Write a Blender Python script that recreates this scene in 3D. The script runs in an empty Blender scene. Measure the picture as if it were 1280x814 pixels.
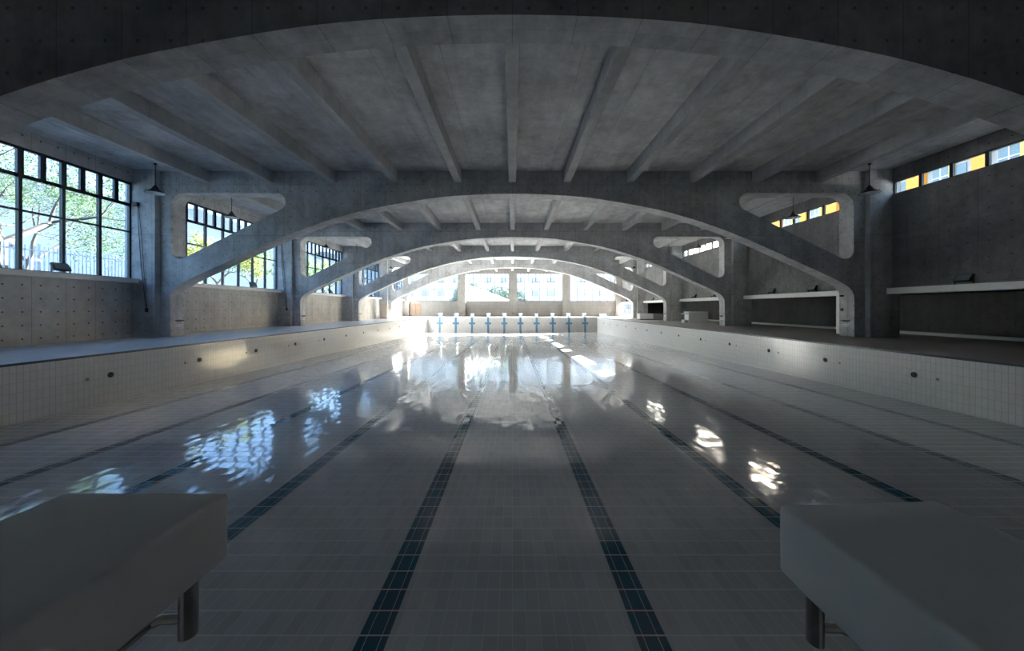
import bpy, bmesh, math, random
from mathutils import Vector, Matrix
random.seed(7)
scene = bpy.context.scene
COL = scene.collection

# ------------------------------------------------------------------ camera / sky / sun / exposure
F_PX = 434.0
cd = bpy.data.cameras.new('camera')
cam = bpy.data.objects.new('camera', cd); COL.objects.link(cam)
cam.location = (0, 0, 1.4); cam.rotation_euler = (math.pi / 2, 0, 0)
cd.sensor_width = 36; cd.lens = F_PX / 1280 * 36
cd.shift_x = -0.0004; cd.shift_y = -22 / 1280
cd.clip_start = 0.05; cd.clip_end = 600
scene.camera = cam

SUN_V = Vector((-1.0, -1.0, -0.63)).normalized()
SKY_STRENGTH = 0.42
SUN_ENERGY = 39.0
EXPOSURE = 2.9
world = bpy.data.worlds.new('world'); scene.world = world; world.use_nodes = True
wn = world.node_tree.nodes; wl = world.node_tree.links
sky = wn.new('ShaderNodeTexSky'); sky.sky_type = 'NISHITA'; sky.sun_disc = False
sky.sun_elevation = math.asin(-SUN_V.z); sky.sun_rotation = math.radians(45)
sky.air_density = 1.0; sky.dust_density = 2.5; sky.ozone_density = 1.0
wl.new(sky.outputs[0], wn['Background'].inputs[0])
wn['Background'].inputs[1].default_value = SKY_STRENGTH
sd = bpy.data.lights.new('sun', 'SUN'); sd.energy = SUN_ENERGY; sd.angle = 0.009; sd.color = (1.0, 0.95, 0.88)
sun = bpy.data.objects.new('sun', sd); COL.objects.link(sun)
sun.rotation_euler = SUN_V.to_track_quat('-Z', 'Y').to_euler(); sun.location = (40, 60, 40)
vs = scene.view_settings
vs.view_transform = 'Standard'; vs.look = 'None'; vs.gamma = 1; vs.use_curve_mapping = False; vs.exposure = EXPOSURE
scene.cycles.use_denoising = True
scene.cycles.max_bounces = 12; scene.cycles.diffuse_bounces = 8; scene.cycles.glossy_bounces = 4
scene.cycles.transparent_max_bounces = 16
scene.cycles.sample_clamp_indirect = 8.0

# ------------------------------------------------------------------ helpers
WORDS = ['first', 'second', 'third', 'fourth', 'fifth', 'sixth', 'seventh', 'eighth', 'ninth', 'tenth',
         'eleventh', 'twelfth', 'thirteenth', 'fourteenth', 'fifteenth', 'sixteenth']


def tag(o, label=None, cat=None, group=None, kind=None):
    if label: o['label'] = label
    if cat: o['category'] = cat
    if group: o['group'] = group
    if kind: o['kind'] = kind
    return o


def empty(name, loc, label, cat, group=None, kind=None, rz=0):
    o = bpy.data.objects.new(name, None); COL.objects.link(o)
    o.location = loc; o.rotation_euler = (0, 0, rz); o.empty_display_size = 0.1
    return tag(o, label, cat, group, kind)


def copy_tree(o, parent=None):
    kids = [c for c in bpy.data.objects if c.parent == o]
    c = o.copy(); COL.objects.link(c)
    if parent: c.parent = parent
    for k in kids: copy_tree(k, c)
    return c


class MB:
    """collects shapes, links them as one mesh object"""
    def __init__(self): self.bm = bmesh.new()

    def box(self, x0, x1, y0, y1, z0, z1, bevel=0, seg=2, M=None):
        r = bmesh.ops.create_cube(self.bm, size=1)
        vs_ = r['verts']
        for v in vs_:
            v.co = Vector((x0 + (v.co.x + .5) * (x1 - x0), y0 + (v.co.y + .5) * (y1 - y0), z0 + (v.co.z + .5) * (z1 - z0)))
        if bevel:
            es = list({e for v in vs_ for e in v.link_edges})
            r2 = bmesh.ops.bevel(self.bm, geom=es, offset=bevel, segments=seg, affect='EDGES', profile=.5)
            vs_ = list({v for f in r2['faces'] for v in f.verts} | {v for v in vs_ if v.is_valid})
        if M:
            for v in vs_: v.co = M @ v.co
        return vs_

    def hull(self, pts, quads):
        v = [self.bm.verts.new(p) for p in pts]
        for q in quads: self.bm.faces.new([v[i] for i in q])
        return v

    def tube(self, pts, radii, n=10, cap=True):
        pts = [Vector(p) for p in pts]
        if not isinstance(radii, (list, tuple)): radii = [radii] * len(pts)
        rings = []
        up = Vector((0, 0, 1))
        for i, p in enumerate(pts):
            a = pts[max(0, i - 1)]; b = pts[min(len(pts) - 1, i + 1)]
            d = (b - a).normalized()
            u = up.cross(d)
            if u.length < 0.05: u = Vector((1, 0, 0)).cross(d)
            u.normalize(); w = d.cross(u)
            rings.append([self.bm.verts.new(p + radii[i] * (math.cos(t) * u + math.sin(t) * w))
                          for t in [2 * math.pi * k / n for k in range(n)]])
        for r0, r1 in zip(rings, rings[1:]):
            for k in range(n):
                self.bm.faces.new((r0[k], r0[(k + 1) % n], r1[(k + 1) % n], r1[k]))
        if cap:
            self.bm.faces.new(list(reversed(rings[0]))); self.bm.faces.new(rings[-1])

    def lathe(self, prof, c, axis='z', n=24):
        """prof: (r, h) points around axis through c"""
        c = Vector(c); rings = []
        def P(r, h, t):
            if axis == 'z': return c + Vector((r * math.cos(t), r * math.sin(t), h))
            if axis == 'x': return c + Vector((h, r * math.cos(t), r * math.sin(t)))
            return c + Vector((r * math.cos(t), h, r * math.sin(t)))
        for r, h in prof:
            if r < 1e-6: rings.append([self.bm.verts.new(P(0, h, 0))])
            else: rings.append([self.bm.verts.new(P(r, h, 2 * math.pi * k / n)) for k in range(n)])
        for a, b in zip(rings, rings[1:]):
            for k in range(n):
                k2 = (k + 1) % n
                if len(a) == 1 and len(b) == 1: continue
                if len(a) == 1: self.bm.faces.new((a[0], b[k], b[k2]))
                elif len(b) == 1: self.bm.faces.new((a[k], a[k2], b[0]))
                else: self.bm.faces.new((a[k], a[k2], b[k2], b[k]))

    def build(self, name, mat, parent=None, smooth=False, origin=None):
        bm = self.bm
        bmesh.ops.recalc_face_normals(bm, faces=bm.faces)
        if smooth:
            for f in bm.faces: f.smooth = True
            for e in bm.edges:
                if len(e.link_faces) == 2 and e.calc_face_angle(0) > math.radians(38): e.smooth = False
        me = bpy.data.meshes.new(name)
        if origin is not None:
            bmesh.ops.translate(bm, verts=bm.verts, vec=-Vector(origin))
        bm.to_mesh(me); bm.free()
        me.materials.append(mat)
        o = bpy.data.objects.new(name, me); COL.objects.link(o)
        if origin is not None: o.location = origin
        if parent: o.parent = parent
        return o


# ------------------------------------------------------------------ materials
class NT:
    def __init__(self, name):
        self.m = bpy.data.materials.new(name); self.m.use_nodes = True
        self.n = self.m.node_tree.nodes; self.l = self.m.node_tree.links
        self.b = self.n['Principled BSDF']

    def node(self, t, **kw):
        x = self.n.new(t)
        for k, v in kw.items(): setattr(x, k, v)
        return x

    def put(self, sock, v):
        if hasattr(v, 'is_linked') or isinstance(v, bpy.types.NodeSocket): self.l.new(v, sock)
        else: sock.default_value = v

    def math(self, op, a, b=0.0, c=None):
        x = self.node('ShaderNodeMath', operation=op)
        self.put(x.inputs[0], a); self.put(x.inputs[1], b)
        if c is not None: self.put(x.inputs[2], c)
        return x.outputs[0]

    def mix(self, f, a, b):
        x = self.node('ShaderNodeMix', data_type='RGBA')
        self.put(x.inputs[0], f); self.put(x.inputs[6], a); self.put(x.inputs[7], b)
        return x.outputs[2]

    def mixf(self, f, a, b):
        x = self.node('ShaderNodeMix', data_type='FLOAT')
        self.put(x.inputs[0], f); self.put(x.inputs[2], a); self.put(x.inputs[3], b)
        return x.outputs[0]

    def pos(self):
        g = self.node('ShaderNodeTexCoord')
        s = self.node('ShaderNodeSeparateXYZ'); self.l.new(g.outputs['Object'], s.inputs[0])
        return g.outputs['Object'], s.outputs[0], s.outputs[1], s.outputs[2]

    def noise(self, vec, scale, detail=4, rough=.6, dim='3D'):
        x = self.node('ShaderNodeTexNoise', noise_dimensions=dim)
        self.l.new(vec, x.inputs['Vector']); x.inputs['Scale'].default_value = scale
        x.inputs['Detail'].default_value = detail; x.inputs['Roughness'].default_value = rough
        return x.outputs[0]

    def ramp(self, f, a, b, lo=0., hi=1.):
        x = self.node('ShaderNodeMapRange'); self.put(x.inputs[0], f)
        x.inputs[1].default_value = a; x.inputs[2].default_value = b
        x.inputs[3].default_value = lo; x.inputs[4].default_value = hi
        return x.outputs[0]


def c3(r, g=None, b=None):
    if g is None: g = b = r
    return (r, g, b, 1)


def plain(name, col, rough=.5, metal=0., spec=.5, emit=None, var=0.0):
    t = NT(name)
    t.b.inputs['Roughness'].default_value = rough; t.b.inputs['Metallic'].default_value = metal
    t.b.inputs['Specular IOR Level'].default_value = spec
    v, x, y, z = t.pos()
    n = t.noise(v, 9.0, 3)
    k = var if var else .06
    t.l.new(t.mix(n, c3(*[c * (1 - k) for c in col]), c3(*[min(1, c * (1 + k)) for c in col])), t.b.inputs['Base Color'])
    return t.m


def concrete(name, base=.30, tint=(1, 1, 1), holes=True, joint=(1.22, 2.44), hole=.61, contrast=.6, hs=.5, uoff=0.0):
    """board-formed concrete: mottling, panel joints, tie holes, box-mapped by the surface normal"""
    t = NT(name)
    v, x, y, z = t.pos()
    g = t.node('ShaderNodeNewGeometry')
    s = t.node('ShaderNodeSeparateXYZ'); t.l.new(g.outputs['True Normal'], s.inputs[0])
    nx = t.math('GREATER_THAN', t.math('ABSOLUTE', s.outputs[0]), .7)
    nz = t.math('GREATER_THAN', t.math('ABSOLUTE', s.outputs[2]), .5)
    u = t.math('ADD', t.mixf(nx, x, y), uoff)
    w = t.mixf(nz, z, y)
    big = t.noise(v, .55, 5, .65); mid = t.noise(v, 3.2, 6, .7); fine = t.noise(v, 40, 3, .6)
    # vertical streaks
    cv = t.node('ShaderNodeCombineXYZ'); t.put(cv.inputs[0], u); t.put(cv.inputs[1], t.math('MULTIPLY', w, .12))
    streak = t.noise(cv.outputs[0], 2.6, 4, .6)
    # panel id tone
    pu = t.math('FLOOR', t.math('DIVIDE', u, joint[0])); pw = t.math('FLOOR', t.math('DIVIDE', w, joint[1]))
    pc = t.node('ShaderNodeCombineXYZ'); t.put(pc.inputs[0], pu); t.put(pc.inputs[1], pw)
    wnz = t.node('ShaderNodeTexWhiteNoise', noise_dimensions='2D'); t.l.new(pc.outputs[0], wnz.inputs[0])
    tone = t.math('ADD', t.math('MULTIPLY', t.math('SUBTRACT', big, .5), contrast * 2.2),
                  t.math('MULTIPLY', t.math('SUBTRACT', mid, .5), contrast * 1.6))
    tone = t.math('ADD', tone, t.math('MULTIPLY', t.math('SUBTRACT', streak, .5), contrast * 1.0))
    tone = t.math('ADD', tone, t.math('MULTIPLY', t.math('SUBTRACT', fine, .5), contrast * .5))
    tone = t.math('ADD', tone, t.math('MULTIPLY', t.math('SUBTRACT', wnz.outputs[0], .5), contrast * .2))
    tone = t.math('ADD', tone, 1.0)
    def line(c, per, w_):
        f = t.math('SUBTRACT', t.math('FRACT', t.math('ADD', t.math('DIVIDE', c, per), .5)), .5)
        return t.math('LESS_THAN', t.math('MULTIPLY', t.math('ABSOLUTE', f), per), w_)
    jl = t.math('MAXIMUM', line(u, joint[0], .011), t.math('MULTIPLY', line(w, joint[1], .011), t.math('SUBTRACT', 1.0, t.math('MULTIPLY', nz, .6))))
    tone = t.math('MULTIPLY', tone, t.math('SUBTRACT', 1.0, t.math('MULTIPLY', jl, .30)))
    if holes:
        def cell(c, per):
            f = t.math('SUBTRACT', t.math('FRACT', t.math('DIVIDE', c, per)), .5)
            return t.math('MULTIPLY', f, per)
        cu, cw = cell(u, hole), cell(w, hole)
        d = t.math('SQRT', t.math('ADD', t.math('MULTIPLY', cu, cu), t.math('MULTIPLY', cw, cw)))
        h = t.math('MULTIPLY', t.math('LESS_THAN', d, .034), t.math('SUBTRACT', 1.0, nz))
        tone = t.math('MULTIPLY', tone, t.math('SUBTRACT', 1.0, t.math('MULTIPLY', h, hs)))
    cc = t.node('ShaderNodeCombineXYZ')
    for i in range(3): t.put(cc.inputs[i], t.math('MULTIPLY', tone, base * tint[i]))
    t.l.new(cc.outputs[0], t.b.inputs['Base Color'])
    t.b.inputs['Roughness'].default_value = .75; t.b.inputs['Specular IOR Level'].default_value = .3
    bp = t.node('ShaderNodeBump'); bp.inputs['Strength'].default_value = .25; bp.inputs['Distance'].default_value = .02
    t.put(bp.inputs['Height'], t.math('SUBTRACT', mid, t.math('MULTIPLY', jl, .5)))
    t.l.new(bp.outputs[0], t.b.inputs['Normal'])
    return t.m


LANE = 2.385


def tiles(name, axes, size, col, grout_col, rough=.09, tilt=.006, lanes=False, targets=False, grout=.0045, var=.10, warp=.0, spec=.5, gu=1.0, soilk=.18):
    """glazed tiles: grout grid, tone and tiny tilt per tile"""
    t = NT(name)
    v, x, y, z = t.pos()
    ax = {'x': x, 'y': y, 'z': z}
    u, w = ax[axes[0]], ax[axes[1]]
    uu = t.math('DIVIDE', u, size[0]); ww = t.math('DIVIDE', w, size[1])
    fu = t.math('FLOOR', uu); fw = t.math('FLOOR', ww)
    def edge(c, per, gw):
        f = t.math('ABSOLUTE', t.math('SUBTRACT', t.math('FRACT', c), .5))
        return t.math('GREATER_THAN', f, .5 - gw / per)
    gl = t.math('MAXIMUM', edge(uu, size[0], grout * gu), edge(ww, size[1], grout))
    cid = t.node('ShaderNodeCombineXYZ'); t.put(cid.inputs[0], fu); t.put(cid.inputs[1], fw)
    wnz = t.node('ShaderNodeTexWhiteNoise', noise_dimensions='2D'); t.l.new(cid.outputs[0], wnz.inputs[0])
    tone = t.mix(wnz.outputs[0], c3(*[c * (1 - var) for c in col]), c3(*[c * (1 + var * .5) for c in col]))
    soil = t.noise(v, .35, 5, .65)
    tone = t.mix(t.ramp(soil, .35, .75), tone, t.mix(soilk, tone, c3(.30, .28, .25)))
    if lanes:
        f = t.math('SUBTRACT', t.math('FRACT', t.math('DIVIDE', x, LANE)), .5)
        ln = t.math('LESS_THAN', t.math('ABSOLUTE', t.math('MULTIPLY', f, LANE)), .128)
        ln = t.math('MULTIPLY', ln, t.math('LESS_THAN', t.math('ABSOLUTE', x), LANE * 4.8))
        blue = t.mix(wnz.outputs[0], c3(.012, .085, .135), c3(.02, .115, .175))
        tone = t.mix(ln, tone, blue)
    if targets:
        f = t.math('ABSOLUTE', t.math('MULTIPLY', t.math('SUBTRACT', t.math('FRACT', t.math('DIVIDE', x, LANE)), .5), LANE))
        inside = t.math('LESS_THAN', t.math('ABSOLUTE', x), LANE * 4.9)
        vb = t.math('LESS_THAN', f, .15)
        hb = t.math('MULTIPLY', t.math('LESS_THAN', f, .46), t.math('LESS_THAN', t.math('ABSOLUTE', t.math('ADD', z, .88)), .14))
        ln = t.math('MULTIPLY', t.math('MAXIMUM', vb, hb), inside)
        tone = t.mix(ln, tone, c3(.04, .16, .27))
    t.l.new(t.mix(gl, tone, c3(*grout_col)), t.b.inputs['Base Color'])
    t.put(t.b.inputs['Roughness'], t.mixf(gl, t.ramp(soil, .3, .8, rough, rough * (1 + soilk * 4)), .85))
    t.put(t.b.inputs['Specular IOR Level'], t.mixf(gl, spec, .1))
    # tilt
    g = t.node('ShaderNodeNewGeometry')
    sc = t.node('ShaderNodeVectorMath', operation='SUBTRACT'); t.l.new(wnz.outputs[1], sc.inputs[0]); sc.inputs[1].default_value = (.5, .5, .5)
    s2 = t.node('ShaderNodeVectorMath', operation='SCALE'); t.l.new(sc.outputs[0], s2.inputs[0]); s2.inputs['Scale'].default_value = tilt * 2
    nv = t.node('ShaderNodeTexNoise'); t.l.new(v, nv.inputs['Vector']); nv.inputs['Scale'].default_value = 1.1; nv.inputs['Detail'].default_value = 2
    sc3 = t.node('ShaderNodeVectorMath', operation='SUBTRACT'); t.l.new(nv.outputs[1], sc3.inputs[0]); sc3.inputs[1].default_value = (.5, .5, .5)
    s4 = t.node('ShaderNodeVectorMath', operation='SCALE'); t.l.new(sc3.outputs[0], s4.inputs[0]); s4.inputs['Scale'].default_value = warp
    ad = t.node('ShaderNodeVectorMath', operation='ADD'); t.l.new(g.outputs['Normal'], ad.inputs[0]); t.l.new(s2.outputs[0], ad.inputs[1])
    ad2 = t.node('ShaderNodeVectorMath', operation='ADD'); t.l.new(ad.outputs[0], ad2.inputs[0]); t.l.new(s4.outputs[0], ad2.inputs[1])
    nm = t.node('ShaderNodeVectorMath', operation='NORMALIZE'); t.l.new(ad2.outputs[0], nm.inputs[0])
    t.l.new(nm.outputs[0], t.b.inputs['Normal'])
    return t.m


def glass_mat(name, tint=(.9, .93, .94), refl=1.0):
    t = NT(name)
    out = t.n['Material Output']; t.n.remove(t.b)
    tr = t.node('ShaderNodeBsdfTransparent'); tr.inputs[0].default_value = c3(*tint)
    gs = t.node('ShaderNodeBsdfGlossy'); gs.inputs['Roughness'].default_value = .02
    g = t.node('ShaderNodeNewGeometry')
    dt = t.node('ShaderNodeVectorMath', operation='DOT_PRODUCT'); t.l.new(g.outputs['Normal'], dt.inputs[0]); t.l.new(g.outputs['Incoming'], dt.inputs[1])
    k = t.math('POWER', t.math('SUBTRACT', 1.0, t.math('ABSOLUTE', dt.outputs['Value'])), 5.0)
    mx = t.node('ShaderNodeMixShader')
    t.put(mx.inputs[0], t.math('MULTIPLY', t.math('ADD', .035, t.math('MULTIPLY', k, .8)), refl)); t.l.new(tr.outputs[0], mx.inputs[1]); t.l.new(gs.outputs[0], mx.inputs[2])
    t.l.new(mx.outputs[0], out.inputs[0])
    return t.m


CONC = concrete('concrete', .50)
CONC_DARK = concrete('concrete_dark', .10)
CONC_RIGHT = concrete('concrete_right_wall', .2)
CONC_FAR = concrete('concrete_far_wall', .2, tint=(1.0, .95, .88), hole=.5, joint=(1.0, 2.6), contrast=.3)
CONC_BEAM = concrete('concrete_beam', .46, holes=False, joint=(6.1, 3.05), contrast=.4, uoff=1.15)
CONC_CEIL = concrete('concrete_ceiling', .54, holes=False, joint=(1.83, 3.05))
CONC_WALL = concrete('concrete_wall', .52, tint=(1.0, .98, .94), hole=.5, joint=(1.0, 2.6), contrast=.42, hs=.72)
FLOOR_T = tiles('pool_floor_tiles', 'xy', (.125, .25), (.60, .60, .605), (.68, .68, .68), lanes=True, rough=.06, tilt=.014, warp=.003, spec=.65, gu=.4, grout=.007)
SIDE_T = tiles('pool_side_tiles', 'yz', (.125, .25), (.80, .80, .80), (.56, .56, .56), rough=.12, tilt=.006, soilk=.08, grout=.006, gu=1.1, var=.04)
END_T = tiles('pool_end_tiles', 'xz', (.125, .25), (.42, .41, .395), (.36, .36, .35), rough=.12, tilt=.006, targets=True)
NEAR_T = tiles('pool_near_tiles', 'xz', (.125, .25), (.66, .65, .63), (.55, .55, .54), rough=.12)
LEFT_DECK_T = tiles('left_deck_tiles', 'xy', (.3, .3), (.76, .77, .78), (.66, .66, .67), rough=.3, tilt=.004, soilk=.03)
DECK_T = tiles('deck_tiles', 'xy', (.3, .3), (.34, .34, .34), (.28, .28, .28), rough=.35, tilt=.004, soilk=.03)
WHITE = plain('white_paint', (.84, .84, .82), .5, spec=.3)
EDGE = plain('dark_blue_edge', (.03, .07, .11), .3)
FRAME = plain('dark_frame_metal', (.018, .026, .034), .4)
GLASS = glass_mat('window_glass')
GREY_GLASS = glass_mat('grey_tinted_glass', (.78, .80, .80))
BLUE_GLASS = glass_mat('blue_tinted_glass', (.49, .565, .64))
BLACK = plain('black_plastic', (.012, .012, .013), .45)
DARK = plain('dark_metal', (.035, .037, .04), .45, metal=.3)
STEEL = plain('stainless_steel', (.45, .44, .42), .25, metal=1.0)
FOAM = plain('white_foam', (.88, .88, .89), .7, spec=.3, var=.04)
BEIGE = plain('beige_laminate', (.55, .48, .40), .5)
BROWN = plain('brown_wood_and_shade', (.16, .10, .065), .5)  # wood of the far door, and painted shade on the cabinet body
GREYBOX = plain('pale_grey_panel', (.62, .63, .64), .5)
RED = plain('red_plastic', (.45, .05, .05), .4)
BARK = plain('bark', (.09, .075, .06), .9, spec=.1, var=.3)


# ------------------------------------------------------------------ main dimensions
HALF = 18.0           # inner face of the side walls
PX = 12.5             # pool half width
NEAR, FAR = 1.12, 51.2
ZN, ZF = -1.4, -2.2
SLAB, BEAMB = 7.98, 7.44
BACK = -9.0           # wall behind the camera
ENDW = 57.5
ARCH_T = 0.7
FRONTS = [-3.7 + 10.2 * k for k in range(6)]       # -3.7, 6.5, 16.7, 26.9, 37.1, 47.3


def floor_z(y): return ZN + (ZF - ZN) * (y - NEAR) / (FAR - NEAR)


# ------------------------------------------------------------------ structure: pool
m = MB(); m.hull([(-PX, NEAR, ZN), (PX, NEAR, ZN), (PX, FAR, ZF), (-PX, FAR, ZF),
                  (-PX, NEAR, ZN - .3), (PX, NEAR, ZN - .3), (PX, FAR, ZF - .3), (-PX, FAR, ZF - .3)],
                 [(0, 1, 2, 3), (4, 5, 6, 7), (0, 1, 5, 4), (1, 2, 6, 5), (2, 3, 7, 6), (3, 0, 4, 7)])
tag(m.build('floor', FLOOR_T), 'white tiled floor of the empty pool with ten teal lane lines', 'pool floor', kind='structure')
for s, side in ((-1, 'left'), (1, 'right')):
    m = MB(); m.box(min(s * PX, s * (PX + .3)), max(s * PX, s * (PX + .3)), NEAR - .3, FAR + .3, -2.6, -.012)
    tag(m.build('wall_pool_' + side, SIDE_T), 'white tiled %s side wall of the empty pool' % side, 'pool wall', kind='structure')
m = MB(); m.box(-PX, PX, FAR, FAR + .3, -2.6, -.012)
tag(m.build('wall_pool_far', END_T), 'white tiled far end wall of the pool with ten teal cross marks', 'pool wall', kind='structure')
m = MB(); m.box(-PX, PX, NEAR - .3, NEAR, -2.6, -.012)
tag(m.build('wall_pool_near', NEAR_T), 'white tiled end wall of the pool below the near starting blocks', 'pool wall', kind='structure')

# decks
m = MB(); m.box(-HALF - .3, -PX, BACK, ENDW, -.012, 0)
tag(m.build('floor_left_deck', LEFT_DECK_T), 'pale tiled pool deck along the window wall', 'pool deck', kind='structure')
m = MB(); m.box(PX, 23.2, BACK, ENDW, -.012, 0)
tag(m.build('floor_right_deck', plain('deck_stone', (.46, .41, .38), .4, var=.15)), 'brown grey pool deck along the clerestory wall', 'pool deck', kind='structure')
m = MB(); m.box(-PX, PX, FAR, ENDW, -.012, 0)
tag(m.build('floor_far_deck', DECK_T), 'tiled deck between the far pool end and the far windows', 'pool deck', kind='structure')
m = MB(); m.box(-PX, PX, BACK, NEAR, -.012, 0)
tag(m.build('floor_near_deck', DECK_T), 'tiled deck under the two near starting blocks', 'pool deck', kind='structure')
for i, s in enumerate((-1, 1)):
    m = MB(); m.box(min(s * (PX - .012), s * (PX + .05)), max(s * (PX - .012), s * (PX + .05)), NEAR, FAR, -.055, .004)
    tag(m.build('trim_%d' % (i + 1), EDGE), 'thin dark blue edge strip on top of the %s pool wall' % ('left', 'right')[i], 'edge trim', kind='structure')

# ------------------------------------------------------------------ structure: roof, walls
m = MB(); m.box(-HALF - .4, HALF + .4, BACK - .3, ENDW + .3, SLAB, SLAB + .3)
tag(m.build('ceiling', CONC_CEIL), 'grey concrete roof slab over the pool hall', 'ceiling', kind='structure')

SILL, WTOP = 2.78, 7.33
m = MB()
m.box(-HALF - .3, -HALF, BACK, ENDW, -.3, SILL - .2)
m.box(-HALF - .3, -HALF, BACK, ENDW, WTOP, SLAB)
m.box(-HALF - .3, -HALF, BACK, FRONTS[1] + .5, SILL - .2, WTOP)  # closes the unseen near bay so less window light reaches the near end
tag(m.build('wall_left', CONC_WALL), 'concrete wall with tie holes below the tall left windows', 'wall', kind='structure')
LEDGE0, LEDGE1, CB, CT = 2.06, 2.34, 6.77, 7.37
m = MB()
m.box(HALF, HALF + .3, BACK, ENDW, LEDGE1 - .02, CB)
m.box(HALF, HALF + .3, BACK, ENDW, CT, SLAB)
m.box(HALF, HALF + .3, BACK, FRONTS[1] + .5, CB, CT)  # unseen near bay closed here too, shutting out clerestory light
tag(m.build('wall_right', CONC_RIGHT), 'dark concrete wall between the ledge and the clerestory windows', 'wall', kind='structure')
m = MB()
m.box(23.0, 23.3, BACK, 48.6, -.3, 2.4)
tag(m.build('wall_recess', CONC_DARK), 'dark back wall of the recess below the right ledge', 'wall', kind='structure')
m = MB(); m.box(HALF + .3, 23.3, BACK, 48.6, LEDGE0 + .1, LEDGE0 + .36)
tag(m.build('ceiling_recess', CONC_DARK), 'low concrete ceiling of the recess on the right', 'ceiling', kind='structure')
m = MB(); m.box(HALF, 23.3, 48.5, 48.8, -.3, 2.4)
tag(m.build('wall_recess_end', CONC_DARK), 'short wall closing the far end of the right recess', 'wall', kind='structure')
m = MB(); m.box(-HALF - .3, 23.3, BACK - .3, BACK, -.3, SLAB)
tag(m.build('wall_back', CONC), 'concrete wall behind the near end of the pool', 'wall', kind='structure')
FSILL, FTOP = 2.5, 7.1
PIL = [(-HALF, -17.0), (-8.95, -7.7), (-.55, .75), (8.25, 9.5), (17.0, HALF)]
m = MB()
m.box(-HALF - .3, HALF + .3, ENDW, ENDW + .3, -.3, FSILL)
m.box(-HALF - .3, HALF + .3, ENDW, ENDW + .3, FTOP, SLAB)
for a, b in PIL: m.box(a, b, ENDW, ENDW + .3, FSILL, FTOP)
tag(m.build('wall_far', CONC_FAR), 'concrete end wall below the row of far windows', 'wall', kind='structure')
for i, (a, b) in enumerate(PIL):
    m = MB(); m.box(a, b, ENDW - .55, ENDW + .02, 0, SLAB)
    tag(m.build('pillar', CONC_FAR), ['concrete pilaster in the left corner of the far wall', 'pilaster between the first and second far windows',
        'central pilaster of the far wall', 'pilaster between the third and fourth far windows', 'concrete pilaster in the right corner of the far wall'][i], 'pillar', kind='structure')

# ------------------------------------------------------------------ arches
INTR = [(0, 5.49), (2, 5.435), (3.95, 5.265), (6.65, 4.80), (8.3, 4.38), (9.6, 3.96), (10.9, 3.47), (12.4, 2.82),
        (14.0, 2.08), (15.0, 1.63), (15.75, 1.26), (16.2, .97), (16.40, .68), (16.45, .35)]


def catmull(P, n=6):
    out = []
    for i in range(len(P) - 1):
        p0 = P[i - 1] if i else (-P[1][0], P[1][1])
        p1, p2 = P[i], P[i + 1]
        p3 = P[i + 2] if i + 2 < len(P) else (2 * p2[0] - p1[0], 2 * p2[1] - p1[1])
        for k in range(n):
            t = k / n
            out.append(tuple(.5 * (2 * b + (c - a) * t + (2 * a - 5 * b + 4 * c - d) * t * t + (3 * b - a - 3 * c + d) * t ** 3)
                             for a, b, c, d in zip(p0, p1, p2, p3)))
    out.append(P[-1]); return out


def rounded(poly, radii, n=8):
    out = []
    N = len(poly)
    for i in range(N):
        p = Vector(poly[i]); a = (Vector(poly[i - 1]) - p).normalized(); b = (Vector(poly[(i + 1) % N]) - p).normalized()
        ang = a.angle(b); r = radii[i]; d = r / math.tan(ang / 2)
        c = p + (a + b).normalized() * (r / math.sin(ang / 2))
        s = p + a * d - c; e = p + b * d - c
        a0 = math.atan2(s.y, s.x); a1 = math.atan2(e.y, e.x)
        da = (a1 - a0 + math.pi) % (2 * math.pi) - math.pi
        for k in range(n + 1):
            t = a0 + da * k / n; out.append((c.x + r * math.cos(t), c.y + r * math.sin(t)))
    return out


half = [(x, z + 1.4) for x, z in catmull(INTR)]
low = [(-x, z) for x, z in reversed(half)] + half[1:]
XE = 17.0
outer = [(-XE, SLAB), (-XE, 0), (-16.45, 0)] + low + [(16.45, 0), (XE, 0), (XE, SLAB)]
hole = rounded([(16.42, 6.92), (16.42, 3.55), (15.6, 3.92), (10.35, 6.35), (10.9, 6.92)], [.55, .42, .3, .42, .42][:5])
hole = rounded([(16.42, 6.92), (16.42, 3.52), (9.75, 6.56 - .0), (9.9, 6.92)], [.6, .36, .1, .1]) if False else \
    rounded([(16.42, 6.92), (16.42, 3.50), (9.55, 6.92)], [.6, .42, .42])


ARCHS = ['arch behind the near pool end', 'arch nearest in view', 'second arch from the near end', 'third arch from the near end', 'fourth arch from the near end', 'last arch before the far windows']


def make_arch():
    cu = bpy.data.curves.new('arch_outline', 'CURVE'); cu.dimensions = '2D'; cu.fill_mode = 'BOTH'; cu.extrude = ARCH_T / 2
    for pts in (outer, hole, [(-x, z) for x, z in hole]):
        sp = cu.splines.new('POLY'); sp.points.add(len(pts) - 1); sp.use_cyclic_u = True
        for p, (x, z) in zip(sp.points, pts): p.co = (x, z, 0, 1)
    tmp = bpy.data.objects.new('tmp', cu); COL.objects.link(tmp)
    bpy.context.view_layer.update()
    me = bpy.data.meshes.new_from_object(tmp.evaluated_get(bpy.context.evaluated_depsgraph_get()))
    bpy.data.objects.remove(tmp)
    me.transform(Matrix.Rotation(math.pi / 2, 4, 'X'))
    bm = bmesh.new(); bm.from_mesh(me)
    bmesh.ops.remove_doubles(bm, verts=bm.verts, dist=1e-4)
    bmesh.ops.recalc_face_normals(bm, faces=bm.faces)
    for f in bm.faces: f.smooth = abs(f.normal.y) < .5
    for e in bm.edges:
        if len(e.link_faces) == 2 and e.calc_face_angle(0) > math.radians(30): e.smooth = False
    bm.to_mesh(me); bm.free()
    me.materials.clear(); me.materials.append(CONC)
    return me


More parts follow.
